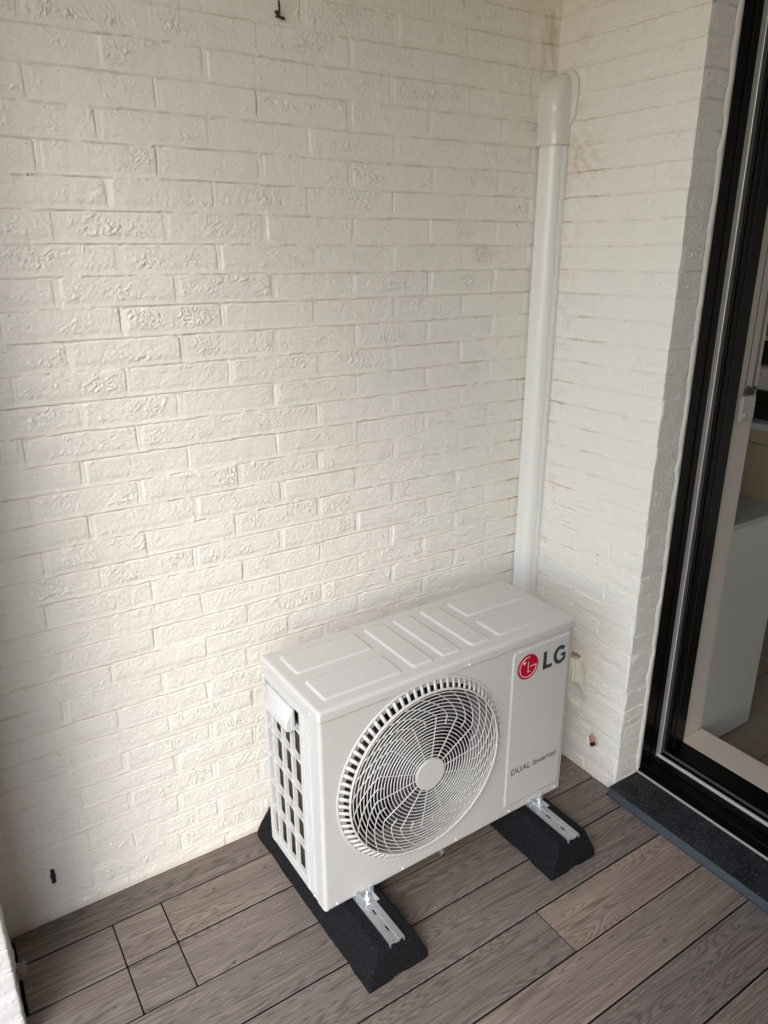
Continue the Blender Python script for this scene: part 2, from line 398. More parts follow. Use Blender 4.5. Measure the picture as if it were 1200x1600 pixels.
# ------------------------------------------------------------------ deck
W_ = .140; G = .0042; Y1 = -.1018
J1, J2, J3 = -1.4612, -1.3375, -.5308
def deck():
    bm = bmesh.new(); lay = bm.faces.layers.float.new('boardf'); 
    boards = []
    X0, X1 = XL+.012, -.034
    def xl(y): return XL+.012 if y>-DL-.02 else XL-.9
    y = -.004; rows=[(y, Y1)]
    yy = Y1
    while yy > -3.7: rows.append((yy, yy-W_)); yy -= W_
    tones = {0:.12,1:.38,2:.34,3:.30,4:.36,5:.40,6:.85,7:.45,8:.7}
    for i,(ya,yb) in enumerate(rows):
        a, bb = ya-(G/2 if i else 0), yb+G/2
        xr = -.036 if bb < -DW-.003+.14 and a < -DW else -.004
        cuts = []
        if i in (1,2): cuts=[J1,J2]
        elif i==5: cuts=[J3]
        elif i>7: cuts=[-1.5+((i*.73)%1.4)]
        xs=[xl(bb)]+cuts+[xr]
        for k in range(len(xs)-1):
            x0=xs[k]+(.0015 if k else 0); x1=xs[k+1]-(.0015 if k<len(xs)-2 else 0)
            t = tones.get(i, random.random())
            if i==5: t = [.30,.95][k]
            t = min(1,max(0,t+random.uniform(-.05,.05)+(.06*k)))
            boards.append((x0,x1,bb,a,t))
            if i==3 and False: pass
    mesh = B()
    ts=[]
    for (x0,x1,ya,yb,t) in boards:
        n0=len(mesh.bm.faces); mesh.bm.faces.ensure_lookup_table()
        sp = xr_split(x0,x1,ya,yb)
        for q in sp:
            before=len(mesh.bm.verts); mesh.box(*q[:2],*q[2:4],-.024,random.uniform(-.0006,.0006),.0018,2)
            ts += [t]*(len(mesh.bm.verts)-before)
    bmesh.ops.recalc_face_normals(mesh.bm, faces=mesh.bm.faces)
    me = bpy.data.meshes.new('deck'); mesh.bm.to_mesh(me); mesh.bm.free(); bm.free()
    at = me.attributes.new('board','FLOAT','POINT'); at.data.foreach_set('value', ts)
    me.materials.append(M_DECK); me.materials.append(mat('board_edge_shade',(.012,.010,.009),.9))  # board sides coloured near black: shade of the gaps painted in
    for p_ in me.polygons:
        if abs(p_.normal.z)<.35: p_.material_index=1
    o=bpy.data.objects.new('deck', me); COL.objects.link(o); return o
def xr_split(x0,x1,ya,yb):
    # the board that meets the stone slab is notched round it
    if x1 > -.02 and ya < -DW-.002 < yb: return [(x0,-.0365,ya,yb),(-.0365,-.004,-DW+.0025,yb)]
    return [(x0,x1,ya,yb)]
dk = deck(); tag(dk, kind='structure')
b = B(); b.box(XL-.95,-.036,-3.75,-.002,-.06,-.028); b.box(-.036,.014,-DW,-.002,-.06,-.028)
sub = b.obj('dark_sheet_under_deck', M_BLACKIN); sub['kind']='structure'  # black sheet standing in for the shade below the board gaps
b = B(); b.box(-60,60,-60,60,-.40,-.36); gnd = b.obj('ground', M_GROUND); gnd['kind']='structure'

# ceiling and the rest of the loggia behind the camera
b = B(); b.box(XL-.30, .30, -3.9, .011, 2.583, 2.70); cl = b.obj('ceiling', M_CEIL); cl['kind']='structure'
b = B(); b.box(XL-.30, .42, -2.75, -2.60, -.36, 3.1, .003)
ew = b.obj('end_wall', mat('end_wall_render', (.20,.15,.10), .8)); tag(ew, 'plain plastered wall closing the far end of the loggia behind the viewer', 'wall')

# ------------------------------------------------------------------ stone threshold, door frame
b = B(); b.box(-.034, .098, -3.78, -DW-.0035, -.03, .030, .0025, 2)
slab = b.obj('stone_threshold', M_STONE); tag(slab, 'dark bluestone door step with pale specks, lying along the deck boards', 'threshold')
me = slab.data; me.materials.append(M_STONEEDGE)
for p_ in me.polygons:
    if abs(p_.normal.x)>.6 or abs(p_.normal.y)>.9: p_.material_index = 1

df = empty('door_frame', (.2,-DW,0), 0, 'tall black aluminium sliding door frame with silver guide strips, standing open', 'door frame')
def part(bb, name, m, par, smooth=False, root=None):
    o = bb.obj(name, m, None, smooth)
    o.parent = par
    r = par
    while r.parent: r = r.parent
    o.matrix_parent_inverse = Matrix.Translation(-r.location)
    return o
YF = -DW
# sealant strip: wobbly
bm = bmesh.new(); prev=None; z=.045
zz = np.arange(.04,2.85,.006)
wob = .004*vn(zz*16,zz*0+.3,5)+.0045*np.maximum(0,vn(zz*30,zz*0+2.3,6))
for i,zv in enumerate(zz):
    a=[bm.verts.new(q) for q in ((.0955-wob[i]*1.6-.004,YF-.0035,zv),(.0965-wob[i]*1.3,YF-.0085-wob[i]*.4,zv),(.1055,YF-.0095,zv),(.1075,YF-.0035,zv))]
    if prev:
        for k in range(3): bm.faces.new((prev[k],prev[k+1],a[k+1],a[k]))
    prev=a
bmesh.ops.recalc_face_normals(bm, faces=bm.faces)
o = from_bm('sealant', bm, M_SEALANT, df, True); o.matrix_parent_inverse = Matrix.Translation(-df.location)
b = B()
b.box(.106,.148, YF-.010,YF-.0015,.032,2.85,.0008); b.box(.150,.176, YF-.013,YF-.0015,.032,2.85,.0008)
b.box(.149,.1505,YF-.006,YF-.0015,.032,2.85)
b.box(.236,.3145, YF-.016,YF-.0015,.06,2.85,.001); b.box(.228,.2365, YF-.009,YF-.0015,.06,2.85,.0006)
part(b,'jamb',M_ALBLK,df)
b = B(); b.box(.1765,.2015,YF-.010,YF-.0015,.058,2.85,.0006); part(b,'guide_strip',M_ALU,df)
b = B(); b.box(.1985,.2020,YF-.0122,YF-.0102,.058,2.85,.0006); part(b,'guide_lip',M_LIP,df)
b = B(); b.box(.2027,.2275,YF-.0065,YF-.0015,.058,2.85,.0005); part(b,'lock_strip',M_GREYAL,df)
b = B(); b.box(.2287,.2312,YF-.0125,YF-.0092,.06,2.85); b.box(.2600,.2625,YF-.0185,YF-.0162,.06,2.85,.0005); part(b,'seal',M_RUBSEAL,df)
# lock keeps with their screws
for (za,zb) in ((1.605,1.725),(1.125,1.26),(.845,.94),(.50,.60)):
    b = B(); b.box(.2075,.2205,YF-.0082,YF-.0067,za,zb,.0005); kp = part(b,'lock_keep',M_GREYAL,df)
    b = B(); zc=(za+zb)/2; b.box(.2095,.2185,YF-.0092,YF-.0084,zc-.026,zc+.020,.0004); b.cyl((.214,YF-.0088,zc-.005),(0,1,0),.0065,.0012,16)
    part(b,'lock_slot',M_RUBSEAL,kp)
    for zs in (za+.012, zb-.012):
        b = B(); b.cyl((.214,YF-.0093,zs),(0,1,0),.0036,.002,14,bev=.0006); part(b,'screw',M_ZINC,kp,True)
# sill with its two rails, along y
def sill(poly, name, m_):
    b = B(); b.prism(poly,'y',-3.78,YF-.0035); return part(b,name,m_,df)
sill([(.100,.026),(.100,.046),(.118,.050),(.120,.056),(.150,.056),(.151,.052),(.156,.052),(.157,.058),(.186,.058),(.187,.050),(.236,.050),(.237,.062),(.314,.064),(.314,.026)],'sill_profile',M_ALBLK)
sill([(.1885,.051),(.1885,.0655),(.1935,.0655),(.1935,.051)],'sill_rail',M_LIP)
sill([(.2265,.051),(.2265,.0595),(.2295,.0595),(.2295,.051)],'sill_rail',M_GREYAL)
sill([(.0975,.0305),(.0975,.0355),(.1000,.0375),(.1000,.0305)],'sill_sealant',mat('sill_sealant',(.38,.33,.27),.7))
for y_ in (-.60,):
    pass
# indoor sill stone
b = B(); b.box(.3155,.432,-3.70,YF-.0025,.02,.064,.002); st = b.obj('inner_sill', M_BEIGE); tag(st,'beige stone inner sill behind the black door track','sill')

# ------------------------------------------------------------------ room behind the door
def wall_box(*a, name='room_wall', m_=M_INW):
    b = B(); b.box(*a); o = b.obj(name, m_); o['kind']='structure'; return o
wall_box(.4325,4.2,-3.9,1.3,-.12,-.045,name='indoor_floor',m_=M_INFL)
wall_box(.4325,4.2,-3.9,1.3,2.42,2.60,name='indoor_ceiling')
wall_box(2.32,2.45,-3.9,1.3,-.044,2.419)
wall_box(.4325,2.319,.90,1.05,-.044,2.419)
wall_box(.4325,2.319,-3.9,-3.79,-.044,2.419)
wall_box(.416,.4315,-DW+.001,.9,-.10,3.1)
# floor tile joints (thin dark strips laid 1 mm proud)
b = B()
for k in range(-7,3): b.box(.435,2.31,k*.30-.001,k*.30+.001,-.0445,-.0438)
for k in range(-7,2): b.box(.9+.45*(k%3),.902+.45*(k%3),k*.30+.001,(k+1)*.30-.001,-.0445,-.0438)
o = b.obj('floor_joints', M_BLACKIN); o['kind']='structure'
# low white cabinet beside the door
wc = empty('cabinet',(.59,-.2,-.045),0,'low white cabinet with a plain end panel just inside the door','cabinet')
b = B(); b.box(.434,.742,-.459,.30,-.030,.787,.0015); part(b,'body',M_CAB,wc)
b = B(); b.box(.434,.746,-.463,.304,.7885,.8065,.0015); part(b,'top',mat('cabinet_top',(.30,.31,.27),.35),wc)
b = B(); b.box(.440,.72,-.44,.28,-.045,-.031); part(b,'plinth',M_BLACKIN,wc)
# kitchen base unit
kc = empty('kitchen_cabinet',(1.9,.35,-.045),0,'pale wooden kitchen base unit under a light worktop, seen through the door','kitchen cabinet')
b = B(); b.box(1.72,2.30,-.55,.89,.03,.742,.002); part(b,'carcass',M_WOODF,kc)
for k in range(3):
    y0=-.55+k*.48; b=B(); b.box(1.700,1.7185,y0+.002,y0+.478,.05,.742,.0015); fr=part(b,'door',M_WOODF,kc)
    b=B(); b.box(1.700,1.7185,y0+.002,y0+.478,.750,.812,.0015); part(b,'drawer_front',M_WOODF,kc)
b = B(); b.box(1.6985,1.7195,-.55,.89,.7435,.7485); part(b,'grip_strip',M_ALU,kc)
b = B(); b.box(1.685,2.31,-.56,.895,.8145,.846,.002); part(b,'worktop',M_COUNT,kc)
b = B(); b.box(1.75,2.30,-.55,.89,-.044,.029); part(b,'plinth',M_BLACKIN,kc)
b = B(); b.box(2.285,2.317,-.55,.89,.848,1.9,.001); bs=b.obj('backsplash',M_DARKW); tag(bs,'dark brown splashback panel on the kitchen wall','panel')
b = B(); b.box(1.95,2.283,-.40,.89,1.195,1.215,.001); sh=b.obj('wall_shelf',M_COUNT); tag(sh,'thin pale wall shelf above the coffee maker','shelf')
cf = empty('coffee_maker',(1.84,.32,.8465),0,'white and black coffee maker standing on the kitchen worktop','coffee maker')
b = B(); b.box(1.80,1.90,.13,.375,.93,1.09,.018,3); part(b,'housing',M_WHPL,cf,True)
b = B(); b.box(1.765,1.90,.15,.36,.8475,.929,.006); b.box(1.76,1.80,.17,.34,.93,.985,.006); part(b,'brewer',M_BLKPL,cf,True)
b = B(); b.tube([(1.795,.325,1.055),(1.775,.325,1.04),(1.772,.325,1.0),(1.79,.325,.985)],.008,8); part(b,'spout',M_ALU,cf,True)
jr = empty('storage_jar',(2.05,.33,1.2155),0,'dark storage jar standing on the thin wall shelf','jar')
b = B(); b.cyl((2.05,.33,1.2755),(0,0,1),.045,.118,24,bev=.006); part(b,'jar_body',mat('jar_dark',(.05,.02,.014),.3),jr,True)
b = B(); b.cyl((2.05,.33,1.344),(0,0,1),.046,.018,24,bev=.003); part(b,'lid',M_BLKPL,jr,True)
# roller blind chains + safety bracket on the inner jamb
bc = empty('blind_chain',(.385,-.47,1.18),0,'pair of beaded blind chains hanging beside the door into a clear holder','blind chain')
for i,(x0,yo,x1) in enumerate(((.358,-.474,.350),(.380,-.478,.378),(.398,-.474,.392))):
    b = B(); zv=1.215; k=0
    while zv < 2.45:
        t=(zv-1.2)/1.2; b.sphere((x1+(x0-x1)*0+.0*t, yo, zv), .0021, n=6); zv+=.0062
    part(b,'bead_strand',M_BEAD,bc,True)
b = B(); b.box(.340,.402,-.482,-.4635,1.150,1.222,.003); part(b,'chain_holder',M_CLEAR,bc)
b = B(); 
for (x,z) in ((.355,1.235),(.366,1.228),(.375,1.238),(.386,1.230),(.36,1.245),(.392,1.242)): b.sphere((x,-.478,z),.006,(1.2,.8,1),8)
part(b,'connector',M_RUST,bc,True)
b = B(); b.cyl((.350,-.4835,1.168),(0,1,0),.0045,.002,12); part(b,'screw',M_ZINC,bc,True)
# inner reveal lining (white) between frame and room
b = B(); b.box(.3155,.414,YF-.0022,YF+.0005,.064,2.85); o=b.obj('reveal_lining',M_INW,rw)

# ------------------------------------------------------------------ pipe duct in the corner
du = empty('pipe_duct',(-.03,-.03,.3),0,'off-white plastic pipe duct climbing the corner to a rounded wall cap','duct')
def duct_profile(n=8):
    pr=[(-.0555,-.006),(-.0562,-.030)]
    cx,cy,rad=-.0310,-.0370,.0245
    for i in range(n+1):
        t=math.pi+ (math.pi/2)*i/n*.93; pr.append((cx+rad*math.cos(t)-.0005, cy+rad*math.sin(t)))
    pr += [(-.0235,-.0618),(-.0228,-.0585)]
    return pr
def sweep(prof, zs, name, m_, parent, close=None):
    bm=bmesh.new(); prev=None
    for z_ in zs:
        r_=[bm.verts.new((x,y,z_)) for x,y in prof]
        if prev:
            for k in range(len(prof)-1): bm.faces.new((prev[k],prev[k+1],r_[k+1],r_[k]))
        prev=r_
    bmesh.ops.recalc_face_normals(bm, faces=bm.faces); return bm
cp = duct_profile()
b = B(); b.prism(cp+[(-.0195,-.055),(-.004,-.055),(-.004,-.006)],'z',.30,1.912); o=part(b,'cover',M_DUCT,du,True)
b = B(); b.box(-.0207,-.0045,-.0650,-.0560,.30,1.912,.0010); part(b,'base_rail',M_DUCT,du)
# cap: collar, bulging hood, flange on the right wall
bm = bmesh.new(); rings=[]
NZ=34
for i in range(NZ+1):
    z_ = 1.888 + (2.066-1.888)*i/NZ; t=i/NZ
    # hood reach from the wall planes
    bul = math.exp(-((t-.50)/.26)**2)
    rx = .0605 + .0085*bul
    ry = .0685 + .0035*ss(.15,.5,t)
    top = math.sqrt(max(0,1-max(0,(t-.60)/.40)**2.7))
    rx2 = rx*(.22+.78*top) if t>.60 else rx
    ry2 = ry*(.62+.38*top) if t>.60 else ry
    back_y = .0 if t<.9 else -.004
    ring=[]
    rad=min(.026,rx2*.8)
    ring.append((-.0005 if t<.35 else -.004,-ry2+.001))
    ring.append((-.012,-ry2)); 
    for k in range(9):
        a=math.pi*1.5-math.pi/2*k/8
        ring.append((-rx2+rad+rad*math.cos(a),-ry2+rad+rad*math.sin(a)))
    ring.append((-rx2,-.022)); ring.append((-rx2*.98,.004))
    rings.append([bm.verts.new((x,y,z_)) for x,y in ring])
for i in range(NZ):
    for k in range(len(rings[0])-1): bm.faces.new((rings[i][k],rings[i][k+1],rings[i+1][k+1],rings[i+1][k]))
bm.faces.new(rings[-1]); 
bmesh.ops.recalc_face_normals(bm, faces=bm.faces)
o = from_bm('hood', bm, M_ELB, du, True); o.matrix_parent_inverse = Matrix.Translation(-du.location)
fl=[]
for k in range(24):
    a = math.pi*k/23
    fl.append((-.0400+.0465*math.cos(a)*1.0, 2.028+.040*math.sin(a)))
fl = [(.006,1.95)]+[(-.041+.0490*math.cos(math.pi*k/23), 2.031+.043*math.sin(math.pi*k/23)) for k in range(24)]+[(-.0875,1.965),(-.084,1.953),(-.068,1.936)]
b = B(); b.prism(fl,'x',-.0130,-.0005,.003,3); part(b,'flange',M_ELB,du,True)

# ------------------------------------------------------------------ small things on the walls
hk = empty('wall_hook',(-.8439,-.004,2.096),0,'small rusty iron hook high on the back wall','hook')
b = B(); b.tube([(-.842,.004,2.088),(-.842,-.014,2.092),(-.842,-.017,2.097),(-.843,-.017,2.115)],.0024,8); part(b,'pin',M_RUST,hk,True)
b = B(); b.sphere((-.846,-.012,2.094),.0050,(1,.8,.9),10); b.tube([(-.842,-.006,2.090),(-.835,-.008,2.087),(-.826,-.006,2.087)],.0028,7); part(b,'root',M_RUST,hk,True)
b = B(); b.prism([(-1.5718,.116),(-1.5695,.1125),(-1.5640,.1130),(-1.5608,.1175),(-1.5618,.1260),(-1.5600,.1350),(-1.5622,.1450),(-1.5610,.1515),(-1.5660,.1545),(-1.5712,.1530),(-1.5706,.1440),(-1.5728,.1330),(-1.5712,.1250)],'y',-.0085,.004,.0012,1); o=b.obj('weep_vent', M_BLACKIN); tag(o,'small black weep vent in the wall joint near the left floor corner','vent')
b = B(); t_=bmesh.new(); bmesh.ops.create_icosphere(t_,subdivisions=3,radius=.013)
for v in t_.verts: v.co *= 1+.35*float(vn(np.array(v.co.x*120),np.array(v.co.z*120+v.co.y*90),3))
b.add(t_, Matrix.Translation((-.0015,-.356,.129)) @ Matrix.Diagonal((.55,.75,1.2,1))); o=b.obj('broken_brick',M_TERRA,None,True); tag(o,'chipped pinkish brick stub sticking out low on the pier','brick')
b = B(); b.cyl((-.002,-.362,.113),(1,0,0),.0075,.012,12); o=b.obj('drill_hole',M_BLACKIN); tag(o,'dark drilled hole beneath the chipped brick','hole')
cb = empty('cable_outlet',(-.01,-.262,.34),0,'small cream cable outlet in a chiselled hole beside the outdoor unit','outlet')
b = B(); b.box(-.026,.004,-.272,-.250,.303,.382,.003,2); part(b,'outlet_body',M_CREAM,cb,True)
b = B(); b.box(-.018,.004,-.281,-.273,.306,.386,.002,2); b.box(-.0275,-.0262,-.262,-.259,.310,.372,.0004); part(b,'outlet_cover',M_CREAM,cb)
b = B()
for k in range(3): b.box(-.010,.004,-.279+.012*k,-.270+.012*k,.389,.397,.002)
part(b,'brick_chip',M_TERRA,cb)
# flake of paint hanging from the left wall foot
bm=bmesh.new(); pts=[(0,.0),(.006,.010),(.013,.006),(.019,.012),(.024,.004),(.020,-.004),(.025,-.012),(.019,-.020),(.022,-.030),(.017,-.040),(.021,-.046),(.012,-.052),(.004,-.040),(-.002,-.02)]
v0=[bm.verts.new((XL+.004+x+.002*math.sin(z*300), -.150-.004*math.cos(z*190), .052+z)) for x,z in pts]
f_=bm.faces.new(v0); ex=bmesh.ops.extrude_face_region(bm,geom=[f_]); bmesh.ops.translate(bm,verts=[v for v in ex['geom'] if isinstance(v,bmesh.types.BMVert)],vec=(0,.0012,0))
bmesh.ops.recalc_face_normals(bm, faces=bm.faces)
o=from_bm('paint_flake',bm,mat('flake_paint',(.45,.39,.35),.7)); tag(o,'torn curl of paint hanging at the foot of the left wall','paint flake')

# ------------------------------------------------------------------ rubber feet with their rails
def rubber_foot(xc, yf, rz, label):
    root = empty('rubber_foot',(xc,yf,0),rz,label,'rubber foot','rubber feet under the outdoor unit')
    H=.098; t=bmesh.new()
    L_=.60; wb=.086; wt=.050
    nz=[(0,.0,0),(.016,.0,0),(H,1,1)]
    def rg(z,f): 
        ww=wb+(wt-wb)*f; e=.016*f
        return [(-ww,e,z),(ww,e,z),(ww,L_-e,z),(-ww,L_-e,z)]
    r0=[t.verts.new(v) for v in rg(0,0)]; r1=[t.verts.new(v) for v in rg(.018,.02)]; r2_=[t.verts.new(v) for v in rg(H,1)]
    t.faces.new(r0[::-1]); 
    for A_,B_ in ((r0,r1),(r1,r2_)):
        for k in range(4): t.faces.new((A_[k],A_[(k+1)%4],B_[(k+1)%4],B_[k]))
    t.faces.new(r2_)
    bmesh.ops.recalc_face_normals(t, faces=t.faces)
    bmesh.ops.bevel(t, geom=t.edges[:], offset=.0045, segments=3, affect='EDGES', profile=.5)
    bmesh.ops.triangulate(t, faces=t.faces[:]); 
    for _ in range(5): 
        es=[e for e in t.edges if e.calc_length()>.012]
        if not es: break
        bmesh.ops.subdivide_edges(t, edges=es, cuts=1); bmesh.ops.triangulate(t, faces=t.faces[:])
    for v in t.verts:
        c_=v.co; n_=float(vn(np.array(c_.x*38+c_.z*21),np.array(c_.y*38+c_.z*17),8))
        v.co.x+=.0012*n_*(1 if c_.x>0 else -1); v.co.y+=.0012*n_
        if c_.z<.006:   # relief notches along the bottom edge
            if abs(abs(c_.y-.30)-.185)<.028 or abs(c_.x)<.020: v.co.z+=.006
        if abs(c_.x)<.0215 and c_.z>H-.03 and c_.y<.02: pass
    b=B(); b.add(t); b.obj('rubber_block',M_RUB,root,True)
    # strut channel let into the top, seen from above: two flats and a groove
    b=B(); z=H+.0042
    prof=[(-.0205,z-.012),(-.0205,z),(-.0060,z),(-.0045,z-.0035),(.0045,z-.0035),(.0060,z),(.0205,z),(.0205,z-.012),(.0185,z-.012),(.0185,z-.002),(.008,z-.002),(.006,z-.0058),(-.006,z-.0058),(-.008,z-.002),(-.0185,z-.002),(-.0185,z-.012)]
    b.prism(prof,'y',.010,.585); b.obj('rail',M_GALV,root)
    for k in range(3):
        b=B(); b.box(-.0022,.0022,.045+k*.055,.061+k*.055,z-.0038,z-.0032); b.obj('rail_slot',M_BLACKIN,root)
    return root
rubber_foot(-.9285,-.6185,R(1.4),'left black rubber foot, long tapered block jutting out under the fan side')
rubber_foot(-.3440,-.6170,R(0.3),'right black rubber foot, by the lettering side and nearer the stone step')

# ------------------------------------------------------------------ the outdoor unit
W,D,H = .7997,.2937,.5353
ac = empty('air_conditioner',(-1.0362,-.4557,.110),.01159,'light grey outdoor air conditioning unit with a big round fan grille','air conditioner')
FC = (.2915,.291); FR = .2475
def emboss(x,z,x0,x1,z0,z1,r=.010,wd=.0035):
    dx=np.minimum(x-x0,x1-x); dz=np.minimum(z-z0,z1-z)
    ax=np.clip(r-dx,0,None); az=np.clip(r-dz,0,None)
    d=np.where((dx<r)&(dz<r), r-np.sqrt(ax**2+az**2), np.minimum(dx,dz))
    return ss(0,wd,d)
# front casing: path wraps from the left side round to the right side
Rc=.009; sl=.036
segs=[(0,sl-(sl-Rc)*t,0) for t in np.linspace(0,1,8)]
path=[(0.0,y,0) for y in np.linspace(sl,Rc,6)]
path+=[(Rc-Rc*math.cos(a),Rc-Rc*math.sin(a),0) for a in np.linspace(0,math.pi/2,7)[1:]]
path+=[(x,0,1) for x in np.linspace(Rc,W-Rc,int((W-2*Rc)/.0024))[1:]]
path+=[(W-Rc+Rc*math.sin(a),Rc-Rc*math.cos(a),0) for a in np.linspace(0,math.pi/2,7)[1:]]
path+=[(W,y,0) for y in np.linspace(Rc,D-.01,12)[1:]]
pa=np.array(path); zs=np.concatenate([[0.0,.0006,.002],np.linspace(.0045,H-.0006,int(H/.0024))])
PX=pa[:,0][:,None]+0*zs[None]; PY=pa[:,1][:,None]+0*zs[None]; PZ=0*PX+zs[None]; flat=pa[:,2][:,None]+0*zs[None]
eh=emboss(PX,PZ,.573,.786,.029,.524,.012)*.0032
eh=eh*flat
# shallow dimples of the bolt points above the feet, bottom lip rounding
lip = ss(.004,.0,PZ)*.002
PY2=PY-eh+lip*flat
P=np.stack([PX,PY2,PZ],-1)
xc=(PX[:-1,:-1]+PX[1:,1:])/2; zc=(PZ[:-1,:-1]+PZ[1:,1:])/2; fc=flat[:-1,:-1]
mask=~(((xc-FC[0])**2+(zc-FC[1])**2<FR**2)&(fc>0))
me=grid_mesh('casing',P,mask); casing=link('casing',me,M_CASE,ac)
# base plate, rear frame
b=B(); b.box(.004,W-.004,.006,D-.004,.004,.016); b.box(.003,W-.003,D-.006,D-.002,.004,.10); b.box(.003,W-.003,D-.006,D-.002,.47,H-.001); b.box(W-.06,W-.003,D-.006,D-.002,.1,.47); b.obj('base_pan',M_CASE,ac)
# top cover (thickness .028)
TH=.0285; Rt=.0095; TO=.0025
def edge_grid(Lm):
    e=[0,.0003,.001,.002,.0034,.005,.007,.0095]; inner=list(np.arange(.012,Lm-.011,.0024)); return np.array(e+inner+[Lm-q for q in e[::-1]])
gx=edge_grid(W+2*TO)-TO; gy=edge_grid(D+2*TO)-TO
GX,GY=np.meshgrid(gx,gy,indexing='ij')
dxl=np.minimum(GX+TO,W+TO-GX); dyl=np.minimum(GY+TO,D+TO-GY)
ax=np.clip(Rt-dxl,0,None); ay=np.clip(Rt-dyl,0,None); rr_=np.sqrt(ax**2+ay**2); over=rr_>Rt
sc_=np.where(over,Rt/np.maximum(rr_,1e-9),1)
ax2=ax*sc_; ay2=ay*sc_
sx=np.sign(GX-W/2); sy=np.sign(GY-D/2)
GX2=GX-sx*(ax2-ax); GY2=GY-sy*(ay2-ay); GX2=np.where(over,GX+sx*(-(ax-ax2))*-1*-1,GX); GY2=np.where(over,GY-sy*(ay-ay2),GY); GX2=np.where(over,GX-sx*(ax-ax2),GX)
zt=H+TH-Rt+np.sqrt(np.clip(Rt**2-(ax2**2+ay2**2),0,None))
EM=[(.0330,.2490,.1625,.2600),(.0330,.2490,.0325,.1285),(.2785,.3425,.0335,.2600),(.3690,.4300,.0355,.2600),(.4615,.5250,.0345,.2600),(.5535,.7620,.1640,.2600),(.5540,.7610,.0355,.1330)]
em=0*zt
for (a0,a1,b0,b1) in EM: em=em+emboss(GX,GY,a0,a1,b0,b1,.009,.0042)*.0042
P=np.stack([GX2,GY2,zt+em],-1)
me=grid_mesh('top_cover',P)
bm=bmesh.new(); bm.from_mesh(me)
be=[e for e in bm.edges if len(e.link_faces)==1]
for dz_ in (H+.0022, H+.0010):
    ex=bmesh.ops.extrude_edge_only(bm,edges=be); vs=[v for v in ex['geom'] if isinstance(v,bmesh.types.BMVert)]
    for v in vs: v.co.z=dz_
    be=[e for e in ex['geom'] if isinstance(e,bmesh.types.BMEdge)]
ex=bmesh.ops.extrude_edge_only(bm,edges=be); vs=[v for v in ex['geom'] if isinstance(v,bmesh.types.BMVert)]
for v in vs: v.co.x=v.co.x+(W/2-v.co.x)*.012; v.co.y=v.co.y+(D/2-v.co.y)*.03; v.co.z=H+.0012
bmesh.ops.recalc_face_normals(bm,faces=bm.faces)
for f_ in bm.faces: f_.smooth=True
bm.to_mesh(me); bm.free(); tcov=link('top_cover',me,M_CASE,ac)
b=B(); # small arrow-shaped press mark
zz_=H+TH+.0042
b.tube([(.3905,.060,zz_),(.4025,.0505,zz_),(.4135,.0625,zz_)],.0009,6); b.obj('press_mark',M_CASE,tcov,True)
# dark gap under the cover
b=B(); b.box(.003,W-.003,.003,D-.003,H-.012,H+.0004); b.obj('seam',M_BLACKIN,ac)
# screws
def screw(x,y,z,nrm,r=.0042,par=ac):
    b=B(); b.cyl((x,y,z),nrm,r,.0024,16,r2=r*.72); b.sphere((x+nrm[0]*.0010,y+nrm[1]*.0010,z+nrm[2]*.001),r*.62,(1,1,1),10); return b.obj('screw',M_PLAST,par,True)
for (x,z) in ((.0345,.0090),(.2285,.0090),(.4045,.0100),(.595,.0110),(.7755,.0125)): screw(x,-.0012,z,(0,-1,0))
for (x,z) in ((.4240,H+.008),): screw(x,-.0035,z,(0,-1,0))
screw(.2525,.010,H+TH-.001,(0,-.35,.93),.0025)
for y_ in (.0335,.268): screw(-.0035,y_,H+.009,(-1,0,0),.0038)
screw(-.0012,.0480,.012,(-1,0,0),.004); screw(-.0012,.270,.012,(-1,0,0),.0035); screw(-.0012,.283,H-.020,(-1,0,0),.004)
# left side: louvre panel
b=B(); xo=.0; dpt=.012
Y0,Y1_,Z0,Z1=.0915,.2800,.0290,.5080
def bar(y0,y1,z0,z1,x0=-.0004,x1=dpt,bev=.0018): b.box(x0,x1,y0,y1,z0,z1,bev,2)
bar(.0365,Y0,.002,H-.001,x0=.0008,x1=.0030,bev=0)
bar(Y1_,D-.0005,.002,H-.001,x0=.0,x1=dpt)
bar(Y0-.001,Y1_+.001,.002,Z0,x0=.0); bar(Y0-.001,Y1_+.001,Z1,H-.001,x0=.0)
b.obj('side_panel',M_PLAST,ac)
b=B()
ycols=[.0945,.1455,.1955,.2455]
for y_ in ycols: bar(y_-.0030,y_+.0030,Z0-.001,Z1+.001,x0=.0002,bev=.0014)
zr=[.1176,.1994,.2835,.3705,.4540]
for z_ in zr:
    # cross bars dip toward the back of each cell
    edges=ycols+[Y1_]
    for k in range(len(edges)-1):
        ya,yb=edges[k]+.0026,edges[k+1]-.0026
        n=8; pts=[]
        prof=[]
        for i in range(n+1):
            t=i/n; y_=ya+(yb-ya)*t; dz_=.0040*(1-math.sin(math.pi*t))  # fillets into the uprights
            prof.append((y_,z_+.0025+dz_))
        for i in range(n,-1,-1):
            t=i/n; y_=ya+(yb-ya)*t; dz_=.0040*(1-math.sin(math.pi*t))
            prof.append((y_,z_-.0025-dz_))
        b.prism(prof,'x',.0010,dpt)
b.obj('side_grille',M_PLAST,ac)
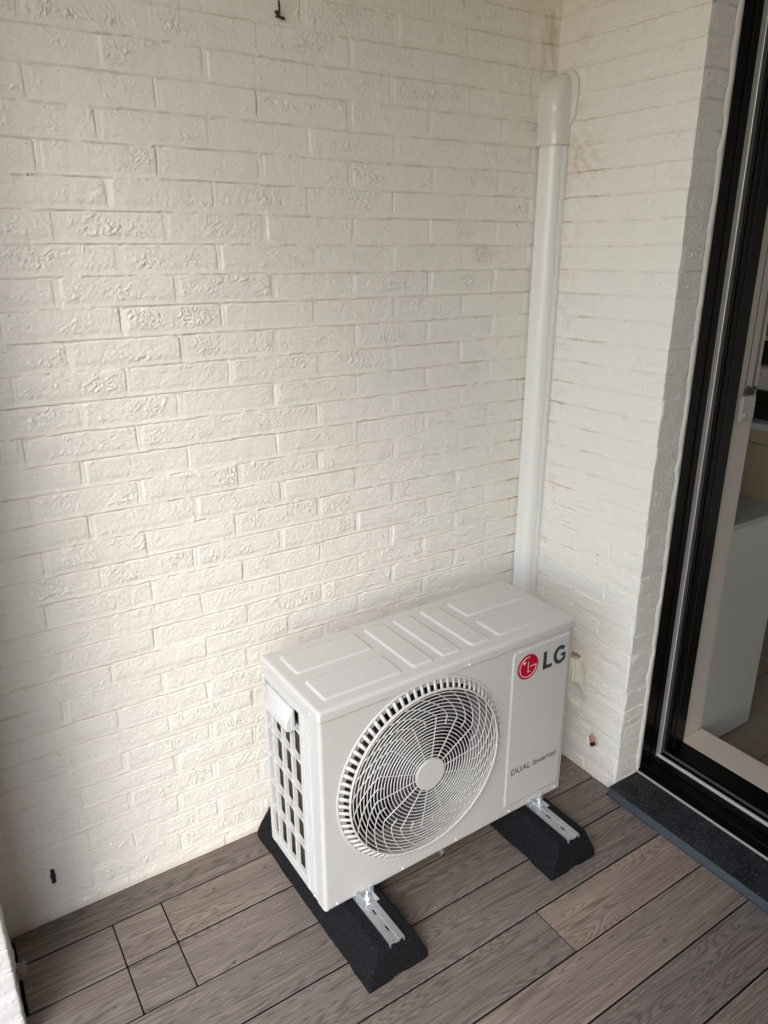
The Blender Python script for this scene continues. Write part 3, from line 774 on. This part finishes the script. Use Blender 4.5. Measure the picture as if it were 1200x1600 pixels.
# pressed ribs between grille and front edge
b=B()
b.box(-.0022,.0028,.0745,.0905,.006,.5130,.0020,3); b.box(-.0030,.0020,.0440,.0560,.020,.4900,.0024,3); b.box(-.0014,.0020,.0600,.0700,.010,.5000,.0012,2)
b.obj('side_rib',M_PLAST,ac)
b=B(); b.box(.0165,.022,.06,D-.012,.016,H-.014); b.obj('condenser_coil',M_COIL,ac)
b=B()
for k in range(24): 
    z_=.03+k*.0205; b.tube([(.0185,.07,z_),(.0185,D-.03,z_)],.0035,6)
b.obj('coil_tube',mat('coil_tube',(.10,.055,.02),.4,.6),ac,True)
b=B(); b.box(.060,W-.01,D-.012,D-.007,.02,H-.014); b.obj('rear_coil',M_COIL,ac)
# handle hood
b=B()
prof=[(.1275,.4995),(.2530,.4960),(.2560,.4560),(.2500,.4500),(.1300,.4500),(.1240,.4560)]
t=bmesh.new()
ya,yb=.1255,.2555
sec=[(-.0005,.5040),(-.0035,.5035),(-.0175,.4740),(-.0190,.4660),(-.0185,.4490),(-.0160,.4490),(-.0165,.4640),(-.0150,.4710),(-.0015,.4985)]
def secat(y,f): return [t.verts.new((x*f-.0003,y,z)) for x,z in sec]
cols=[]
for i,(y,f) in enumerate(((ya-.004,.15),(ya-.0015,.75),(ya+.004,1),(yb-.004,1),(yb+.0015,.75),(yb+.004,.15))): cols.append(secat(y,f))
for i in range(len(cols)-1):
    for k in range(len(sec)): t.faces.new((cols[i][k],cols[i][(k+1)%len(sec)],cols[i+1][(k+1)%len(sec)],cols[i+1][k]))
t.faces.new(cols[0]); t.faces.new(cols[-1][::-1]); b.add(t)
# closed cheeks down to the panel
for (y0_,y1_) in ((ya-.003,ya+.0005),(yb-.0005,yb+.003)): b.prism([(-.0010,.5020),(-.0170,.4720),(-.0180,.4495),(.002,.4450),(.002,.5020)],'y',y0_,y1_)
b.obj('handle',M_PLAST,ac,True)
b=B(); b.box(.0012,.0040,ya-.001,yb+.001,.4560,Z1,0); b.obj('handle_plate',M_PLAST,ac)
b=B(); b.box(-.006,-.001,.1275,.1300,.4395,.4520); b.box(-.011,-.009,.1300,.1325,.4400,.4495); b.obj('handle_clip',M_GREYINK,ac)

# fan well, blades
b=B(); n=72
bm=b.bm
prs=[(FR-.0155,.0032),(FR-.0158,.020),(FR-.018,.085)]
lipb=B(); lr=[[lipb.bm.verts.new((FC[0]+r*math.cos(2*math.pi*k/n),y,FC[1]+r*math.sin(2*math.pi*k/n))) for k in range(n)] for r,y in ((FR+.002,.0002),(FR-.0155,.0030))]
for k in range(n): lipb.bm.faces.new((lr[0][k],lr[0][(k+1)%n],lr[1][(k+1)%n],lr[1][k]))
lipb.obj('fan_opening_lip',M_CASE,ac,True)
rings=[[bm.verts.new((FC[0]+r*math.cos(2*math.pi*k/n),y,FC[1]+r*math.sin(2*math.pi*k/n))) for k in range(n)] for r,y in prs]
for i in range(2):
    for k in range(n): bm.faces.new((rings[i][k],rings[i][(k+1)%n],rings[i+1][(k+1)%n],rings[i+1][k]))
b.obj('fan_shroud',mat('shroud_plastic',(.24,.235,.22),.5),ac,True)
b=B(); b.box(.03,.56,.150,.154,.02,H-.014); b.box(.030,.034,.03,.15,.02,H-.014); b.box(.556,.560,.03,.15,.02,H-.014); b.box(.03,.56,.03,.154,H-.016,H-.0125); b.box(.03,.56,.03,.154,.017,.020); b.obj('inner_wall',M_BLACKIN,ac)
fan=B(); fan.cyl((FC[0],.055,FC[1]),(0,1,0),.055,.05,32,bev=.006); fan_o=fan.obj('fan',M_BLADE,ac,True)
for k in range(3):
    t=bmesh.new(); a0=2*math.pi*k/3+.5; nu,nv=10,8; g=[]
    for i in range(nu):
        row_=[]
        for j in range(nv):
            u_=i/(nu-1); v_=j/(nv-1)
            r=.052+.166*u_; half=(.34+.20*u_); a=a0+(v_-.5)*2*half+.25*u_
            row_.append(t.verts.new((FC[0]+r*math.cos(a),.075-.050*v_+.006*math.sin(v_*3.1),FC[1]+r*math.sin(a))))
        g.append(row_)
    for i in range(nu-1):
        for j in range(nv-1): t.faces.new((g[i][j],g[i+1][j],g[i+1][j+1],g[i][j+1]))
    b=B(); b.add(t); bl=b.obj('fan_blade',M_BLADE,fan_o,True)
# fan guard
def dome(r):
    if r<.2255: return -.0150-.0060*(1-(r/.2255)**2)
    t=(r-.2255)/(.2475-.2255); return -.0150*(1-t)**.8*1.0 - .0015
def gp(r,a): return (FC[0]+r*math.cos(a), dome(r), FC[1]+r*math.sin(a))
b=B(); n=96
b.tube([(FC[0]+(FR+.0022)*math.cos(2*math.pi*k/n),-.0012,FC[1]+(FR+.0022)*math.sin(2*math.pi*k/n)) for k in range(n)],.0034,8,True,flat=.0022)
guard=b.obj('fan_guard',M_GRID,ac,True)
b=B(); b.tube([gp(.2255,2*math.pi*k/n) for k in range(n)],.0026,8,True,flat=.0036); b.obj('guard_rim',M_GRID,guard,True)
b=B(); NR=19
for i in range(NR):
    r=.0500+(.2165-.0500)*i/(NR-1)
    b.tube([gp(r,2*math.pi*k/n) for k in range(n)],.0013,6,True,flat=.0016)
b.obj('guard_rings',M_GRID,guard,True)
b=B(); NS=24
def spoke(a0, r0, hook):
    pts=[]; rb=.155
    for r in np.linspace(r0,rb,5): pts.append(gp(r,a0))
    for t in np.linspace(0,1,9)[1:]:
        r=rb+(.2250-rb)*t; pts.append(gp(r, a0+ .54*(t**1.12)))
    pts=[(x,y-.0012,z) for x,y,z in pts]
    b.tube(pts,.0012,5,flat=.0013)
for k in range(NS//2*1):
    a=2*math.pi*k/14
for k in range(14): spoke(2*math.pi*k/14+.10,.044,0)
for k in range(14): spoke(2*math.pi*(k+.5)/14+.10,.133,1)
b.obj('guard_spokes',M_GRID,guard,True)
# outermost slots: short slanted bars
b=B(); NB=76
for k in range(NB):
    a=2*math.pi*k/NB; p0=gp(.2255,a); p1=gp(.2475,a-.020)
    b.tube([(p0[0],p0[1]+.001,p0[2]),(p1[0],p1[1]+.0008,p1[2])],.0049,6,flat=.0024)
b.obj('guard_slots',M_GRID,guard,True)
b=B(); b.cyl((FC[0],dome(.0)-.0015,FC[1]),(0,-1,0),.0435,.008,48,bev=.0016); b.obj('guard_hub',M_CASE,guard,True)

# badge: red disc, white ring, letters and dot
yb_=-.0036
bc_=(.6262,.4690); br=.0370
b=B(); b.cyl((bc_[0],yb_,bc_[1]),(0,-1,0),br,.0012,64); badge=b.obj('badge',M_RED,ac)
b=B(); yy_=yb_-.0009; wv_=.0016; r_=br*.80
def strip(pts,wd,b=b,y=yy_):
    for i in range(len(pts)-1):
        (x0,z0),(x1,z1)=pts[i],pts[i+1]; dx,dz=x1-x0,z1-z0; l=math.hypot(dx,dz); nx_,nz_=-dz/l*wd/2,dx/l*wd/2; ex_,ez_=dx/l*wd*.12,dz/l*wd*.12
        b.prism([(x0-ex_+nx_,z0-ez_+nz_),(x1+ex_+nx_,z1+ez_+nz_),(x1+ex_-nx_,z1+ez_-nz_),(x0-ex_-nx_,z0-ez_-nz_)],'y',y,y-.0003+i*2e-7)
arc=[(bc_[0]+r_*math.cos(a),bc_[1]+r_*math.sin(a)) for a in np.linspace(R(80),R(360),44)]
strip(arc+[(bc_[0]+br*.20,bc_[1]+.0)],.0021)
strip([(bc_[0],bc_[1]+br*.42),(bc_[0],bc_[1]-br*.42),(bc_[0]+br*.24,bc_[1]-br*.42)],.0021)
b.obj('badge_lines',M_WHITEINK,badge)
b=B(); b.cyl((bc_[0]-br*.36,yb_-.0008,bc_[1]+br*.40),(0,-1,0),.0040,.0006,20); b.obj('badge_dot',M_WHITEINK,badge)
# big letters L and G
b=B(); lx,lz,lh,st_=.6825,.4405,.0540,.0125
b.prism([(lx,lz),(lx+.0345,lz),(lx+.0345,lz+.0110),(lx+st_,lz+.0110),(lx+st_,lz+lh),(lx,lz+lh)],'y',yb_,yb_-.0005)
gx_,gz_=.7465,lz+lh/2; ro_x,ro_z=.0255,lh/2+.0010
outer=[];inner=[]
for a in np.linspace(R(42),R(318),30):
    outer.append((gx_+ro_x*math.cos(a),gz_+ro_z*math.sin(a))); inner.append((gx_+(ro_x-.0122)*math.cos(a),gz_+(ro_z-.0112)*math.sin(a)))
b.prism(outer+inner[::-1],'y',yb_,yb_-.0005)
xe=outer[-1][0]+.0022
b.prism([(xe-.0095,outer[-1][1]-.0010),(xe,outer[-1][1]+.0008),(xe,gz_+.0030),(xe-.0185,gz_+.0030),(xe-.0185,gz_-.0052),(xe-.0095,gz_-.0052)],'y',yb_-.0002,yb_-.0007)
b.obj('brand_lettering',M_GREYINK,ac)
cu=bpy.data.curves.new('txt','FONT'); cu.body='DUAL Inverter'; cu.size=.0262; cu.space_character=1.04; cu.extrude=.0002; cu.resolution_u=6
to=bpy.data.objects.new('txt',cu); COL.objects.link(to)
bpy.context.view_layer.update()
me=bpy.data.meshes.new_from_object(to.evaluated_get(bpy.context.evaluated_depsgraph_get())); bpy.data.objects.remove(to)
xs=[v.co.x for v in me.vertices]; wt=max(xs)-min(xs); x0_=min(xs); k_=.1760/wt
for v in me.vertices: x,y,z=v.co; v.co=(.5915+(x-x0_)*k_, yb_-.0002-z, .1345+y*k_*1.04)
link('model_lettering',me,M_GREYINK,ac)
# pressed-steel feet with bolts
for fx in (.1090,.6980):
    b=B(); zb_=-.0105
    b.box(fx-.026,fx+.026,-.0330,.0200,zb_,zb_+.0025,.0008)
    # raised flanges folded up to the casing
    b.prism([(fx-.026,zb_+.002),(fx-.014,zb_+.002),(fx-.020,.014),(fx-.026,.014)],'y',-.006,.004)
    b.prism([(fx+.012,zb_+.002),(fx+.026,zb_+.002),(fx+.026,.014),(fx+.018,.014)],'y',-.006,.004)
    t=bmesh.new(); vs=[t.verts.new(v) for v in ((fx-.026,-.0330,zb_+.0026),(fx-.012,-.0300,zb_+.0026),(fx-.016,.002,.0130),(fx-.026,.002,.0130))]; t.faces.new(vs)
    ex=bmesh.ops.extrude_face_region(t,geom=t.faces[:]); bmesh.ops.translate(t,verts=[v for v in ex['geom'] if isinstance(v,bmesh.types.BMVert)],vec=(.0022,0,-.0016)); b.add(t)
    b.box(fx-.026,fx+.026,.0040,.0065,zb_,.0140)
    ft=b.obj('mounting_foot',M_ZINC,ac)
    b=B(); b.cyl((fx+.001,-.0160,zb_+.0050),(0,0,1),.0105,.0022,24,bev=.0005); b.obj('washer',M_ZINC,ft,True)
    b=B(); b.cyl((fx+.001,-.0160,zb_+.0095),(0,0,1),.0078,.0068,6,bev=.0004); b.obj('nut',M_ZINC,ft)
    b=B(); b.cyl((fx+.001,-.0160,zb_+.0170),(0,0,1),.0042,.026,12,bev=.0006); b.obj('bolt',M_ZINC,ft,True)
b=B(); b.cyl((.357,.004,-.006),(.10,-1,-.30),.0085,.022,20,bev=.001); dn=b.obj('drain_nozzle',M_GREYAL,ac,True)
b=B(); b.cyl((.3581,-.0066,-.0092),(.10,-1,-.30),.0060,.002,16); b.obj('nozzle_bore',M_BLACKIN,dn)
print('built', len(bpy.data.objects))
